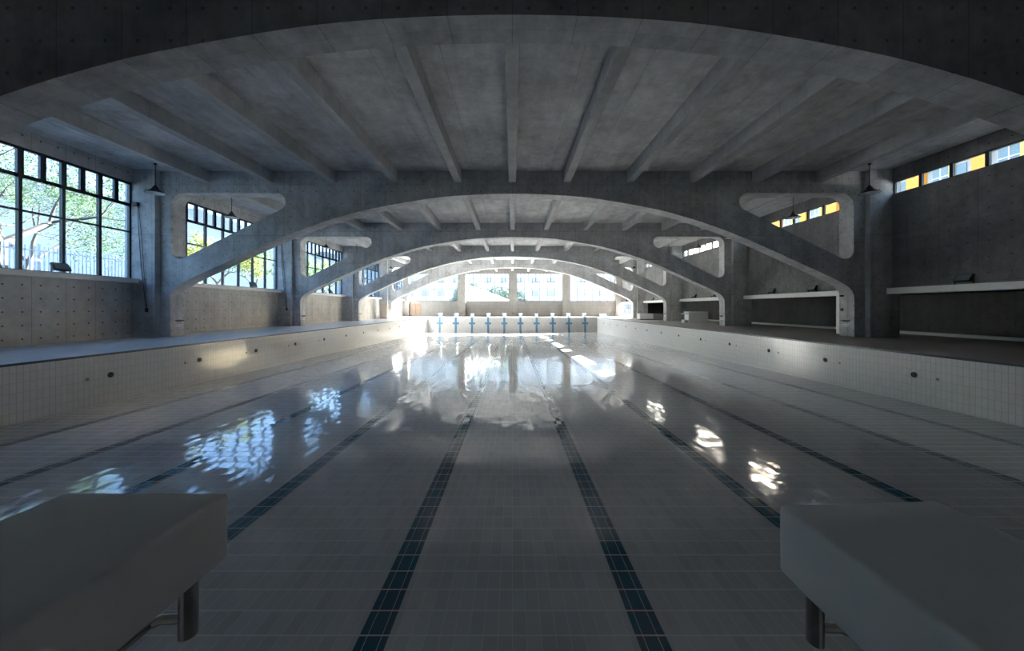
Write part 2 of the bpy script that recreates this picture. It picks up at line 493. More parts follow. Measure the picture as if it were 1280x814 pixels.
arch_me = make_arch(); arch_me.name = 'concrete_arch'
ARCHN = ['behind the near end of the pool', 'nearest in view, crossing the top of the hall', 'second in line from the near end', 'third in line from the near end',
         'fourth in line from the near end', 'last before the far windows']
for k, f in enumerate(FRONTS):
    o = bpy.data.objects.new('concrete_arch', arch_me); COL.objects.link(o)
    o.location = (0, f + ARCH_T / 2, 0)
    tag(o, 'wide concrete arch with two rounded spandrel openings, ' + ARCHN[k], 'arch', 'concrete arches across the pool hall', 'structure')
for s, side in ((-1, 'left'), (1, 'right')):
    for k, f in enumerate(FRONTS):
        m = MB(); m.box(min(s * 16.95, s * (HALF + .35)), max(s * 16.95, s * (HALF + .35)), f - .25, f + 1.3, 0, SLAB)
        tag(m.build('column', CONC), 'square concrete column at the %s foot of the %s' % (side, ARCHS[k]), 'column', 'concrete columns along the side walls', 'structure')
BX = [0, 2.62, 5.65, 8.67, 11.7, 14.72]
BX = [-b for b in BX[:0:-1]] + BX
EDGES = [BACK] + FRONTS + [ENDW]
BAYN = ['bay behind the first arch', 'bay over the camera', 'nearest bay in view', 'second bay in view', 'third bay in view', 'fourth bay in view', 'last bay by the far windows']
BPOS = ['far left edge', 'fifth line left of centre', 'fourth line left of centre', 'third line left of centre', 'second line left of centre', 'first line left of centre', 'centre line']
for k in range(len(EDGES) - 1):
    y0 = EDGES[k] + (ARCH_T if k else 0); y1 = EDGES[k + 1]
    for x in BX:
        i = BX.index(x) - 5
        pos = 'centre line' if i == 0 else '%s line %s of centre' % (WORDS[abs(i) - 1], 'left' if i < 0 else 'right')
        m = MB(); m.box(x - .17, x + .17, y0, y1, BEAMB, SLAB + .01, bevel=.012, seg=1)
        tag(m.build('roof_beam', CONC_BEAM), 'concrete roof beam on the %s, %s' % (pos, BAYN[k]), 'beam', 'roof beams between the arches', 'structure')

# ------------------------------------------------------------------ windows
winno = [0]


def side_window(y0, y1, x, label):
    winno[0] += 1
    root = empty('window_%d' % winno[0], (x, y0, SILL), label, 'window', kind='structure')
    n = 7; p = (y1 - y0) / n
    T, M2 = 6.25, 5.0
    m = MB(); fx0, fx1 = x - .05, x + .05
    m.box(fx0, fx1, y0, y0 + .07, SILL, WTOP); m.box(fx0, fx1, y1 - .07, y1, SILL, WTOP)
    m.box(fx0, fx1, y0, y1, WTOP - .07, WTOP); m.box(fx0, fx1, y0, y1, SILL, SILL + .05)
    m.box(fx0, fx1, y0, y1, T - .05, T + .05); m.box(fx0, fx1, y0, y1, M2 - .035, M2 + .035)
    for i in range(1, n):
        m.box(fx0 - .01, fx1 + .02, y0 + i * p - .05, y0 + i * p + .05, SILL, WTOP)
    for i in range(n):
        c = y0 + (i + .5) * p
        m.box(fx0, fx1, c - .05, c + .05, T, WTOP)
    f = m.build('window_frame', FRAME, root); f.matrix_parent_inverse = Matrix.Translation(-Vector(root.location))
    m = MB()
    for i in range(n):
        for a, b in ((y0 + i * p + .05, y0 + (i + .5) * p - .05), (y0 + (i + .5) * p + .05, y0 + (i + 1) * p - .05)):
            z0, z1 = T + .05, WTOP - .07
            for (c0, c1, d0, d1) in ((a, a + .035, z0, z1), (b - .035, b, z0, z1), (a, b, z0, z0 + .035), (a, b, z1 - .035, z1)):
                m.box(x - .03, x + .075, c0, c1, d0, d1)
            m.box(x + .03, x + .06, a, a + .02, z0, z1)
    f = m.build('vent_sash', FRAME, root); f.matrix_parent_inverse = Matrix.Translation(-Vector(root.location))
    m = MB(); m.box(x - .008, x + .008, y0 + .02, y1 - .02, SILL + .02, WTOP - .02)
    f = m.build('window_pane', BLUE_GLASS, root); f.matrix_parent_inverse = Matrix.Translation(-Vector(root.location))
    m = MB(); m.box(x - .15, x + .42, y0 - .02, y1 + .02, SILL - .2, SILL, bevel=.01, seg=1)
    f = m.build('window_sill', WHITE, root); f.matrix_parent_inverse = Matrix.Translation(-Vector(root.location))


BAYS = [(a + 1.3, b - .25) for a, b in zip(FRONTS, FRONTS[1:] + [ENDW + .25 - .02])]
BAYS[0] = None       # unseen bay beside the camera, walled up to keep the near end dark
BAYW = ['beside the near end of the pool', 'in the nearest bay in view', 'in the second bay in view', 'in the third bay in view', 'in the fourth bay in view', 'in the last bay by the far wall']
for k, (a, b) in list(enumerate(BAYS))[1:]:
    side_window(a, b if k < 5 else ENDW - .55, -HALF - .12, 'tall dark framed grid window in the left wall, ' + BAYW[k])
for k, (a, b) in list(enumerate(BAYS))[1:]:
    if k == 5: b = ENDW - .55
    winno[0] += 1
    x = HALF + .1
    root = empty('window_%d' % winno[0], (x, a, CB), 'strip of dark framed clerestory panes high in the right wall, ' + BAYW[k], 'window', kind='structure')
    inv = Matrix.Translation(-Vector(root.location))
    n = 8; p = (b - a) / n
    m = MB()
    m.box(x - .04, x + .04, a, b, CB, CB + .03); m.box(x - .04, x + .04, a, b, CT - .04, CT)
    for i in range(n + 1): m.box(x - .05, x + .05, max(a, a + i * p - .06), min(b, a + i * p + .06), CB, CT)
    f = m.build('window_frame', FRAME, root); f.matrix_parent_inverse = inv
    m = MB(); m.box(x - .006, x + .006, a, b, CB, CT); f = m.build('window_pane', GREY_GLASS, root); f.matrix_parent_inverse = inv
for i, (a, b) in enumerate(zip([p[1] for p in PIL[:-1]], [p[0] for p in PIL[1:]])):
    winno[0] += 1
    y = ENDW + .12
    root = empty('window_%d' % winno[0], (a, y, FSILL), ['far window on the left, above the brown door', 'far window left of the central pilaster',
        'far window right of the central pilaster', 'far window on the right end of the far wall'][i], 'window', kind='structure')
    inv = Matrix.Translation(-Vector(root.location))
    n = 6; p = (b - a) / n; T, M2 = 5.75, 4.55
    m = MB()
    for z in (FSILL + .03, T, M2, FTOP - .03): m.box(a, b, y - .04, y + .04, z - .035, z + .035)
    for j in range(n + 1): m.box(max(a, a + j * p - .04), min(b, a + j * p + .04), y - .05, y + .04, FSILL, FTOP)
    for j in range(n): m.box(a + (j + .5) * p - .05, a + (j + .5) * p + .05, y - .04, y + .04, T, FTOP)
    f = m.build('window_frame', FRAME, root); f.matrix_parent_inverse = inv
    m = MB(); m.box(a, b, y - .006, y + .006, FSILL, FTOP); f = m.build('window_pane', GLASS, root); f.matrix_parent_inverse = inv
# glazed door wall in the last right bay
winno[0] += 1
gx = HALF + .12; ga, gb = 48.8, ENDW - .3
root = empty('window_%d' % winno[0], (gx, ga, 0), 'glazed door screen under the ledge in the last bay on the right', 'window', kind='structure')
inv = Matrix.Translation(-Vector(root.location))
m = MB(); n = 9; p = (gb - ga) / n
for j in range(n + 1): m.box(gx - .04, gx + .04, ga + j * p - .04, ga + j * p + .04, 0, LEDGE0)
m.box(gx - .04, gx + .04, ga, gb, 0, .08); m.box(gx - .04, gx + .04, ga, gb, LEDGE0 - .06, LEDGE0)
f = m.build('window_frame', FRAME, root); f.matrix_parent_inverse = inv
m = MB(); m.box(gx - .006, gx + .006, ga, gb, .02, LEDGE0); f = m.build('window_pane', GLASS, root); f.matrix_parent_inverse = inv

# right ledges: white beams between columns, white post, low kerb in the recess
for k, (a, b) in enumerate([(FRONTS[0] + 1.3, FRONTS[1] - .25)] + BAYS[1:]):
    m = MB(); m.box(HALF - .28, HALF + .32, a, b if k < 5 else ENDW - .5, LEDGE0, LEDGE1, bevel=.015, seg=1)
    tag(m.build('trim_%d' % (k + 3), WHITE), 'white ledge beam on the right wall ' + BAYW[k], 'ledge', 'white ledges on the right wall', 'structure')
m = MB(); m.box(17.66, 17.95, 18.45, 18.95, 0, LEDGE0, bevel=.01, seg=1)
tag(m.build('column', WHITE), 'slim white post under the ledge behind the second arch foot', 'post', kind='structure')
m = MB(); m.box(21.2, 21.6, BACK, 48.5, 0, .14, bevel=.01, seg=1)
tag(m.build('trim_9', WHITE), 'low white kerb along the floor of the right recess', 'kerb', kind='structure')
# door in far wall
root = empty('door_1', (-16.0, ENDW - .02, 0), 'brown door in the far wall below the left window', 'door', kind='structure')
m = MB(); m.box(-.85, .85, -.06, .02, 0, 2.25); m.bm.verts.ensure_lookup_table()
m.build('door_frame', plain('door_frame_paint', (.28, .21, .15), .5), root)
m = MB(); m.box(-.75, -.02, -.09, -.05, .02, 2.15, bevel=.01, seg=1); m.build('door_leaf', BROWN, root)
m = MB(); m.box(.02, .75, -.09, -.05, .02, 2.15, bevel=.01, seg=1); m.build('door_leaf', BROWN, root)
m = MB(); m.box(-.10, -.06, -.13, -.09, .95, 1.15); m.build('door_handle', STEEL, root)

# ------------------------------------------------------------------ near starting blocks
def near_block(X0, X1, Y0, Y1, z0, z1, s, label, dz=0.):
    """s: side of the block that faces the lane centre (+1 right, -1 left)"""
    cx = (X0 + X1) / 2
    root = empty('starting_block', (cx, Y1, 0), label, 'starting block', 'starting blocks at the near pool end')
    w = (X1 - X0) / 2
    m = MB()
    m.box(-w, w, Y0 - Y1, 0, z0, z1, bevel=.016, seg=3)
    # slightly sagging, hand-wrapped edges
    bmesh.ops.subdivide_edges(m.bm, edges=[e for e in m.bm.edges if e.calc_length() > .15], cuts=6, use_grid_fill=True)
    for v in m.bm.verts:
        n = math.sin(v.co.x * 23 + v.co.y * 9 + cx * 5) * .0011 + math.sin(v.co.y * 31 + v.co.z * 17) * .001
        v.co.z += n + dz * v.co.x; v.co.x += n * .8
    m.build('platform', FOAM, root, smooth=True)
    # hanging grip: two vertical tubes at the front corners joined by a bent bar to the pedestal
    for q in (-1, 1):
        gx_ = q * (w - .045); gy = -.10; gz = z0 - .168
        m = MB(); m.tube([(gx_, gy, gz), (gx_, gy, z0 + .02)], .024, 18)
        g = m.build('grip_post', STEEL, root, smooth=True)
        m = MB(); m.tube([(gx_, gy, gz + .05), (gx_ - q * .075, gy - .005, gz + .05), (gx_ - q * .10, gy - .02, gz + .045), (gx_ - q * .16, gy - .30, gz + .01)], .0135, 12)
        m.build('grip_brace', STEEL, g, smooth=True)
    m = MB(); m.box(-w * .62, w * .62, Y0 - Y1 + .02, -.34, 0, z0 + .01, bevel=.01)
    m.build('pedestal', GREYBOX, root)
    m = MB(); m.box(-w * .8, w * .8, Y0 - Y1 - .02, -.30, 0, .025, bevel=.006)
    m.build('base_plate', STEEL, root)
    return root


near_block(-1.475, -.935, .42, 1.15, 1.4 - .82, 1.4 - .608, 1, 'white foam topped starting block at the near pool end, left of the camera')
near_block(.945, 1.505, .46, 1.235, 1.4 - .925, 1.4 - .688, -1, 'white foam topped starting block at the near pool end, right of the camera', dz=.03)

# far starting blocks
root = empty('starting_block', (0, FAR + .45, 0), 'x', 'starting block', 'small white starting blocks at the far pool end')
m = MB(); m.box(-.19, .19, -.30, .30, 0, .42, bevel=.02); m.build('pedestal', WHITE, root)
m = MB(); m.hull([(-.24, -.42, .42), (.24, -.42, .42), (.24, .36, .46), (-.24, .36, .46), (-.24, -.42, .50), (.24, -.42, .50), (.24, .36, .56), (-.24, .36, .56)],
                 [(0, 1, 2, 3), (4, 5, 6, 7), (0, 1, 5, 4), (1, 2, 6, 5), (2, 3, 7, 6), (3, 0, 4, 7)])
m.build('platform', GREYBOX, root)
m = MB(); m.tube([(-.15, -.36, .38), (-.15, -.40, .30), (.15, -.40, .30), (.15, -.36, .38)], .015, 8); m.build('grip_bar', STEEL, root)
for i in range(10):
    o = root if i == 0 else copy_tree(root)
    o.location = ((i - 4.5) * LANE, FAR + .45, 0)
    o['label'] = 'small white starting block at the far pool end, %s from the left' % WORDS[i]

# ------------------------------------------------------------------ pendant lamps
root = empty('pendant_lamp', (0, 0, 0), 'x', 'lamp', 'pendant lamps hanging along both sides')
m = MB(); m.lathe([(.0, .36), (.05, .36), (.065, .30), (.10, .27), (.13, .20), (.21, .12), (.36, .02), (.375, 0), (.36, 0), (.20, .10), (.11, .18), (.09, .25), (0, .27)], (0, 0, 0), n=32)
m.build('lamp_shade', DARK, root, smooth=True)
m = MB(); m.lathe([(.345, .008), (.198, .092), (.105, .175), (.085, .24), (.08, .24), (.10, .168), (.19, .085), (.34, .0)], (0, 0, 0), n=32); m.build('reflector', WHITE, root, smooth=True)
m = MB(); m.lathe([(0, -.02), (.05, 0), (.075, .06), (.06, .13), (.035, .2), (0, .21)], (0, 0, .02), n=16); m.build('bulb', WHITE, root, smooth=True)
m = MB(); m.tube([(0, 0, .35), (0, 0, SLAB - 6.62)], .014, 8); cord = m.build('cord', BLACK, root)
m = MB(); m.lathe([(0, 0), (.06, 0), (.06, -.06), (0, -.06)], (0, 0, SLAB - 6.62), n=16); m.build('ceiling_rose', BLACK, root)
LY = []
for k in range(6):
    LY += [(9.9 - 10.2 + 10.2 * k, 'near'), (15.8 - 10.2 + 10.2 * k, 'far')]
first = True
for s, side in ((-1, 'left'), (1, 'right')):
    for j, (y, e) in enumerate(LY):
        if y > 56 or y < 5: continue
        o = root if first else copy_tree(root); first = False
        o.location = (s * 16.25, y, 6.62)
        o['label'] = 'dark bell shaped pendant lamp, %s side, %s from the near end' % (side, WORDS[j - 1])

# ------------------------------------------------------------------ floodlights on sills and ledges
root = empty('floodlight', (0, 0, 0), 'x', 'floodlight', 'floodlights standing on the sills and ledges')
R = Matrix.Rotation(math.radians(-32), 4, 'Y')
m = MB(); m.box(-.05, .05, -.26, .26, -.17, .17, bevel=.02, M=Matrix.Translation((0, 0, .24)) @ R); m.build('housing', DARK, root)
m = MB(); m.box(.048, .056, -.22, .22, -.13, .13, M=Matrix.Translation((0, 0, .24)) @ R); m.build('lens', plain('floodlight_glass', (.25, .27, .28), .15), root)
m = MB()
m.box(-.03, .03, -.29, -.275, 0, .26); m.box(-.03, .03, .275, .29, 0, .26); m.box(-.04, .04, -.29, .29, 0, .012); m.build('bracket', DARK, root)
m = MB()
for q in range(7): m.box(-.085, -.05, -.22 + q * .07, -.205 + q * .07, -.14, .14, M=Matrix.Translation((0, 0, .24)) @ R)
m.build('heat_sink', DARK, root)
first = True
for k in range(1, 6):
    for off, e in ((10.5, 'nearer'), (13.75, 'farther')):
        y = off + 10.2 * (k - 1)
        if y > 56: continue
        for s in (-1, 1):
            if s < 0 and e == 'nearer': continue
            o = root if first else copy_tree(root); first = False
            o.location = (s * (HALF - .12), y, (SILL if s < 0 else LEDGE1) + .001)
            o.rotation_euler = (0, 0, 0 if s < 0 else math.pi)
            o['label'] = ('dark tilted floodlight on the left window sill ' if s < 0 else '%s of two dark floodlights, right ledge ' % e) + BAYW[k].replace('in the ', '')

# ------------------------------------------------------------------ small fittings on the arch feet
def fitting(k, s):
    f = FRONTS[k]; x = s * 16.45; side = 'left' if s < 0 else 'right'; d = -s
    r = empty('socket_plate', (x, f + .42, .53), 'white socket plate on the %s foot of the %s' % (side, ARCHS[k]), 'socket', 'white socket plates on the arch feet')
    m = MB(); m.box(min(0, d * .02), max(0, d * .02), -.17, .17, -.07, .07, bevel=.006); m.build('cover', WHITE, r)
    for q in (-.085, .085):
        m = MB(); m.box(min(d * .018, d * .028), max(d * .018, d * .028), q - .05, q + .05, -.045, .045, bevel=.003)
        m.build('socket', GREYBOX, r)
    r = empty('wall_light', (x, f + .42, .78), 'flat black step light on the %s foot of the %s' % (side, ARCHS[k]), 'light', 'black step lights on the arch feet')
    m = MB(); m.box(min(0, d * .09), max(0, d * .09), -.2, .2, -.02, .03, bevel=.008); m.build('hood', BLACK, r)
    m = MB(); m.box(min(0, d * .05), max(0, d * .05), -.13, .13, -.055, -.02, bevel=.005); m.build('body', BLACK, r)


for k in range(1, 6):
    for s in (-1, 1): fitting(k, s)
r = empty('alarm_button', (16.45, FRONTS[2] + .62, 1.32), 'small red alarm button on the right foot of the second arch', 'alarm button')
m = MB(); m.box(-.04, 0, -.07, .07, -.08, .08, bevel=.008); m.build('housing', RED, r)
m = MB(); m.lathe([(.035, 0), (.035, -.02), (0, -.025)], (-.04, 0, 0), axis='x', n=16); m.build('button', BLACK, r)
r = empty('wall_camera', (16.45, FRONTS[2] + .55, 2.0), 'small black camera high on the right foot of the second arch', 'camera')
m = MB(); m.box(-.05, 0, -.03, .03, -.03, .03, bevel=.005); m.build('mount', BLACK, r)
m = MB(); m.lathe([(0, .09), (.04, .09), (.045, -.07), (.03, -.09), (0, -.09)], (-.09, 0, 0), axis='y', n=16); m.build('body', BLACK, r, smooth=True)
for k in (2, 3):
    yf = FRONTS[k] - .25
    r = empty('cable', (-17.75, yf - .002, 6.3), 'thin dark cable hanging down the left column of the ' + ARCHS[k], 'cable', 'cables on the left columns')
    m = MB(); m.tube([(.02, -.03, 0), (.08, -.035, -1.2), (.2, -.03, -3), (.42, -.03, -4.9)], .012, 6)
    m.tube([(.06, -.03, 0), (.2, -.035, -1.3), (.33, -.03, -3.2), (.46, -.03, -4.9)], .009, 6); m.build('wire', BLACK, r)
    m = MB(); m.box(-.09, .09, -.13, 0, -.07, .09, bevel=.01); m.build('box', BLACK, r)
    m = MB(); m.box(.39, .50, -.06, 0, -5.1, -4.9, bevel=.01); m.build('junction_box', DARK, r)
for i, x in enumerate((-8.3, .1)):
    r = empty('wall_light', (x, ENDW - .55, .55), ['black step light low on the pilaster between the first two far windows', 'black step light low on the central far pilaster'][i], 'light')
    m = MB(); m.box(-.2, .2, -.1, 0, -.02, .04, bevel=.008); m.build('hood', BLACK, r)
    m = MB(); m.box(-.13, .13, -.06, 0, -.06, -.02, bevel=.005); m.build('body', BLACK, r)

# pool wall inlets
root = empty('pool_inlet', (0, 0, 0), 'x', 'inlet', 'round black inlets in the pool side walls')
m = MB(); m.lathe([(.085, 0), (.085, .012), (.07, .02), (.06, .012), (.06, .004), (0, .004)], (0, 0, 0), axis='x', n=24); m.build('ring', BLACK, root, smooth=True)
m = MB(); m.lathe([(0, .016), (.03, .014), (.035, .005)], (0, 0, 0), axis='x', n=16); m.build('nozzle', BLACK, root, smooth=True)
first = True
for s, side in ((-1, 'left'), (1, 'right')):
    for j in range(13):
        o = root if first else copy_tree(root); first = False
        o.location = (s * (PX - .001), 10.8 + 3.06 * j, -.68)
        o.rotation_euler = (0, 0, 0 if s < 0 else math.pi)
        o['label'] = 'round black inlet in the %s pool wall, %s from the near end' % (side, WORDS[j])
root2 = empty('pool_socket', (0, 0, 0), 'x', 'fitting', 'small grey fittings beside the pool inlets')
m = MB(); m.lathe([(.045, 0), (.045, .01), (.03, .014), (0, .014)], (0, 0, 0), axis='x', n=16); m.build('cap', plain('grey_plastic', (.3, .3, .3), .4), root2, smooth=True)
m = MB(); m.box(.012, .018, -.03, .03, -.006, .006); m.build('slot', DARK, root2)
first = True
for s, side in ((-1, 'left'), (1, 'right')):
    for j in range(5):
        o = root2 if first else copy_tree(root2); first = False
        o.location = (s * (PX - .001), 10.2 + 3.06 * j, -.70); o.rotation_euler = (0, 0, 0 if s < 0 else math.pi)
        o['label'] = 'small grey cap just before the %s black inlet on the %s pool wall' % (WORDS[j], side)

# ------------------------------------------------------------------ furniture on the decks
r = empty('counter', (17.15, 32.0, 0), 'pale grey box counter on the right deck in the third bay', 'counter')
m = MB(); m.box(-.9, .9, 0, .8, 0, 1.0, bevel=.01); m.build('body', GREYBOX, r)
m = MB(); m.box(-.95, .93, -.04, .84, 1.0, 1.05, bevel=.01); m.build('top', WHITE, r)
m = MB(); m.box(-1.25, -.9, .1, .7, 0, .3, bevel=.01); m.box(-1.25, -.9, .1, .7, .82, .9, bevel=.008); m.build('side_shelf', GREYBOX, r)
r = empty('counter', (15.85, 41.0, 0), 'white low counter on the right deck in the fourth bay', 'counter')
m = MB(); m.box(-.78, .78, 0, 1.0, .08, .72, bevel=.01); m.build('body', WHITE, r)
m = MB(); m.box(-.72, .72, .06, .94, 0, .08); m.build('plinth', DARK, r)
r = empty('counter', (17.2, 41.3, 0), 'grey unit added as the shaded face of the white low counter, fourth bay', 'counter')
m = MB(); m.box(-.55, .75, 0, .9, .06, .68, bevel=.01); m.build('body', plain('grey_shaded_face', (.32, .32, .30), .5), r)  # grey colour stands for shade on the white counter's second face
m = MB(); m.box(-.5, .7, .05, .85, 0, .06); m.build('plinth', DARK, r)
r = empty('potted_plant', (17.5, 39.4, 0), 'small leafy potted plant by the right deck counters', 'plant')
m = MB(); m.lathe([(0, 0), (.14, 0), (.19, .36), (.17, .36), (.15, .3), (0, .3)], (0, 0, 0), n=20); m.build('pot', GREYBOX, r, smooth=True)
LEAF = plain('leaf_green', (.07, .12, .04), .6, var=.4)
m = MB()
for i in range(90):
    a = random.uniform(0, 6.28); rr = random.uniform(.05, .38); h = random.uniform(.45, 1.15)
    c = Vector((rr * math.cos(a), rr * math.sin(a), h)); d = Vector((math.cos(a), math.sin(a), random.uniform(-.2, .8))).normalized()
    sd_ = Vector((-math.sin(a), math.cos(a), 0)) * .04
    m.hull([c, c + d * .09 + sd_, c + d * .2, c + d * .09 - sd_], [(0, 1, 2, 3)])
m.build('foliage', LEAF, r)
m = MB()
for i in range(7):
    a = i * .9; m.tube([(0, 0, .28), (.1 * math.cos(a), .1 * math.sin(a), .6), (.25 * math.cos(a), .25 * math.sin(a), .95)], .01, 5)
m.build('stem', BARK, r)
r = empty('cabinet', (-16.95, 45.6, 0), 'tall beige cabinet on the left deck before the last arch', 'cabinet')
m = MB(); m.box(-.48, .48, 0, .6, .05, 1.85, bevel=.008); m.build('body', BROWN, r)  # brown body colour holds the shade on the beige cabinet's side
for q in (-1, 1):
    m = MB(); m.box(min(q * .005, q * .47), max(q * .005, q * .47), -.02, 0, .08, 1.83, bevel=.004); dd = m.build('door', BEIGE, r)
    m = MB(); m.box(min(q * .03, q * .05), max(q * .03, q * .05), -.045, -.02, .9, 1.05); m.build('handle', STEEL, dd)
m = MB(); m.box(-.45, .45, .03, .57, 0, .05); m.build('plinth', DARK, r)
r = empty('step', (14.0, 53.2, 0), 'small grey two step stool on the deck right of the far pool end', 'step')
m = MB(); m.box(-.5, .5, .35, .8, 0, .5, bevel=.02); m.build('upper_tread', GREYBOX, r)
m = MB(); m.box(-.5, .5, 0, .35, 0, .25, bevel=.02); m.build('lower_tread', GREYBOX, r)

# ------------------------------------------------------------------ outside
GROUND = plain('pale_paving', (.42, .41, .39), .8, var=.12)
GL = 1.9
m = MB()
m.box(-150, -HALF - .32, -60, 200, -.6, GL)
tag(m.build('ground_terrace', plain('terrace_ground', (.30, .30, .28), .9, var=.2)), 'raised ground outside the left windows', 'ground', kind='structure')
m = MB(); m.box(-HALF - .32, 150, ENDW + .3, 200, -.6, -.05); m.box(23.3, 150, -60, ENDW + .3, -.6, -.05)
tag(m.build('ground', GROUND), 'pale paved ground outside the far and right walls', 'ground', kind='structure')

# added slope that blocks the bright low sky beyond the left windows
m = MB(); NX, NY = 14, 40; grid = []
for i in range(NX + 1):
    for j in range(NY + 1):
        f = i / NX; hx = -75 - 75 * f; hy = -60 + 340 * j / NY
        hz = GL + 39 * math.sin(f * math.pi / 2) ** 1.3 * (1 + .10 * math.sin(hy * .045 + 1) + .06 * math.sin(hy * .11 + f * 3)) + .8 * math.sin(hx * .5 + hy * .3) * f
        grid.append(m.bm.verts.new((hx, hy, hz)))
for i in range(NX):
    for j in range(NY):
        a = i * (NY + 1) + j; m.bm.faces.new((grid[a], grid[a + 1], grid[a + NY + 2], grid[a + NY + 1]))
tag(m.build('backdrop_slope', plain('sky_dimming_slope', (.034, .042, .048), .95, spec=.05, var=.35), smooth=True), 'added blue grey backdrop slope blocking the low sky beyond the left windows', 'backdrop_slope', kind='structure')


def leafmat(name, a, b):
    t = NT(name); v, x, y, z = t.pos()
    n = t.noise(v, 1.6, 4)
    t.l.new(t.mix(t.ramp(n, .35, .65), c3(*a), c3(*b)), t.b.inputs['Base Color'])
    t.b.inputs['Roughness'].default_value = .6
    t.b.inputs['Transmission Weight'].default_value = 0
    ts = t.node('ShaderNodeBsdfTranslucent'); t.l.new(t.mix(n, c3(*b), c3(*a)), ts.inputs[0])
    mx = t.node('ShaderNodeMixShader'); mx.inputs[0].default_value = .4
    t.l.new(t.b.outputs[0], mx.inputs[1]); t.l.new(ts.outputs[0], mx.inputs[2]); t.l.new(mx.outputs[0], t.n['Material Output'].inputs[0])
    return t.m


LEAFM = [leafmat('leaf_dark', (.05, .09, .035), (.12, .17, .07)), leafmat('leaf_yellow', (.14, .17, .04), (.34, .30, .06)), leafmat('leaf_pale', (.10, .16, .06), (.20, .27, .12))]


def tree(x, y, z0, h, spread, leaves, lm, label, seed, lean=(0, 0), size=.16, name='tree', depth=5, rk=.030):
    rnd = random.Random(seed)
    root = empty(name, (x, y, z0), label, 'tree', 'trees outside the left windows' if x < 0 else 'trees outside the far windows')
    m = MB(); tips = []
    def grow(p, d, L, r, depth):
        pts = [p]; rad = [r]
        q = p.copy(); dd = d.copy()
        for i in range(3):
            dd = (dd + Vector((rnd.uniform(-.22, .22), rnd.uniform(-.22, .22), rnd.uniform(-.05, .15)))).normalized()
            q = q + dd * L / 3; pts.append(q.copy()); rad.append(r * (1 - .13 * (i + 1)))
            if depth <= 2: tips.append(q.copy())
        m.tube(pts, rad, 7 if depth > 2 else 4, cap=False)
        if depth == 0: return
        n = 3 if depth > 3 else rnd.choice((2, 3, 3))
        a0 = rnd.uniform(0, 6.28)
        for i in range(n):
            a = a0 + 6.28 * i / n + rnd.uniform(-.4, .4)
            tilt = rnd.uniform(.45, .85) * spread
            side = dd.cross(Vector((math.cos(a), math.sin(a), .3))).normalized()
            nd = (dd * math.cos(tilt) + side * math.sin(tilt)).normalized()
            nd.z = nd.z * .8 + .08
            grow(q, nd.normalized(), L * rnd.uniform(.68, .88), rad[-1] * .68, depth - 1)
    grow(Vector((0, 0, -.1)), Vector((lean[0], lean[1], 1)).normalized(), h * .26, h * rk, depth)
    m.build('trunk', BARK, root, smooth=True)
    m = MB()
    for i in range(leaves):
        p = rnd.choice(tips) + Vector((rnd.gauss(0, .3), rnd.gauss(0, .3), rnd.gauss(0, .25)))
        d = Vector((rnd.gauss(0, 1), rnd.gauss(0, 1), rnd.gauss(0, .6))).normalized()
        s2 = d.cross(Vector((rnd.gauss(0, 1), rnd.gauss(0, 1), rnd.gauss(0, 1)))).normalized()
        k = size * rnd.uniform(.6, 1.2)
        m.hull([p - d * k * .5, p + s2 * k * .28, p + d * k * .5, p - s2 * k * .28], [(0, 1, 2, 3)])
    m.build('foliage', lm, root)
    return root


tree(-26.0, 17.6, GL, 11.5, 1.15, 13000, LEAFM[0], 'big spreading tree with bare branches outside the nearest left window', 3, size=.14, depth=6, rk=.042)
tree(-38.5, 27.0, GL, 12.5, 1.1, 11000, LEAFM[0], 'dark leafy tree behind the white fence by the nearest left column', 5, size=.17)
tree(-28.5, 4.5, GL, 9.5, 1.1, 9000, LEAFM[2], 'green tree outside the left edge of the nearest left window', 9, size=.17)
LEAFD = leafmat('leaf_deep', (.03, .055, .025), (.07, .10, .05))
tree(-41.0, 13.5, GL, 14.0, 1.15, 12000, LEAFD, 'tall dark tree far behind the white fence, behind the green tree', 41, size=.30)
tree(-54.0, 21.0, GL, 16.0, 1.1, 12000, LEAFD, 'tall dark tree far behind the big spreading tree', 43, size=.32)
tree(-33.0, 39.0, GL, 9.0, 1.0, 5200, LEAFM[1], 'yellow green bushy tree seen through the left opening of the second arch', 11, size=.30)
tree(-36.0, 49.0, GL, 9.5, 1.0, 5200, LEAFM[2], 'pale green bushy tree outside the second left window', 13, size=.32)
tree(-37.0, 60.0, GL, 9.5, 1.0, 4500, LEAFM[2], 'pale green tree outside the third left window', 17, size=.34)
tree(-40.0, 74.0, GL, 10.0, 1.0, 3800, LEAFM[1], 'yellowish tree outside the fourth left window', 19, size=.36)

# white picket fence
FX = -23.0
SECT = [(8.0, 12.4), (12.4, 16.8), (16.8, 21.2)]
WFENCE = plain('white_fence_paint', (.75, .76, .78), .5)
for i, (a, b) in enumerate(SECT):
    r = empty('fence', (FX, a, GL), 'white metal picket fence section outside the nearest left window, %s from the left' % WORDS[i], 'fence', 'white fence sections')
    m = MB()
    n = 26; p = (b - a) / n
    for j in range(n): m.box(-.018, .018, (j + .5) * p - .02, (j + .5) * p + .02, .1, 2.5)
    m.build('picket_panel', WFENCE, r)
    for z in (.3, 2.25):
        m = MB(); m.box(-.025, .025, 0.03, b - a - .02, z, z + .06); m.build('rail', WFENCE, r)
    m = MB(); m.box(-.045, .045, .0, .09, 0, 2.6); m.build('post', WFENCE, r)

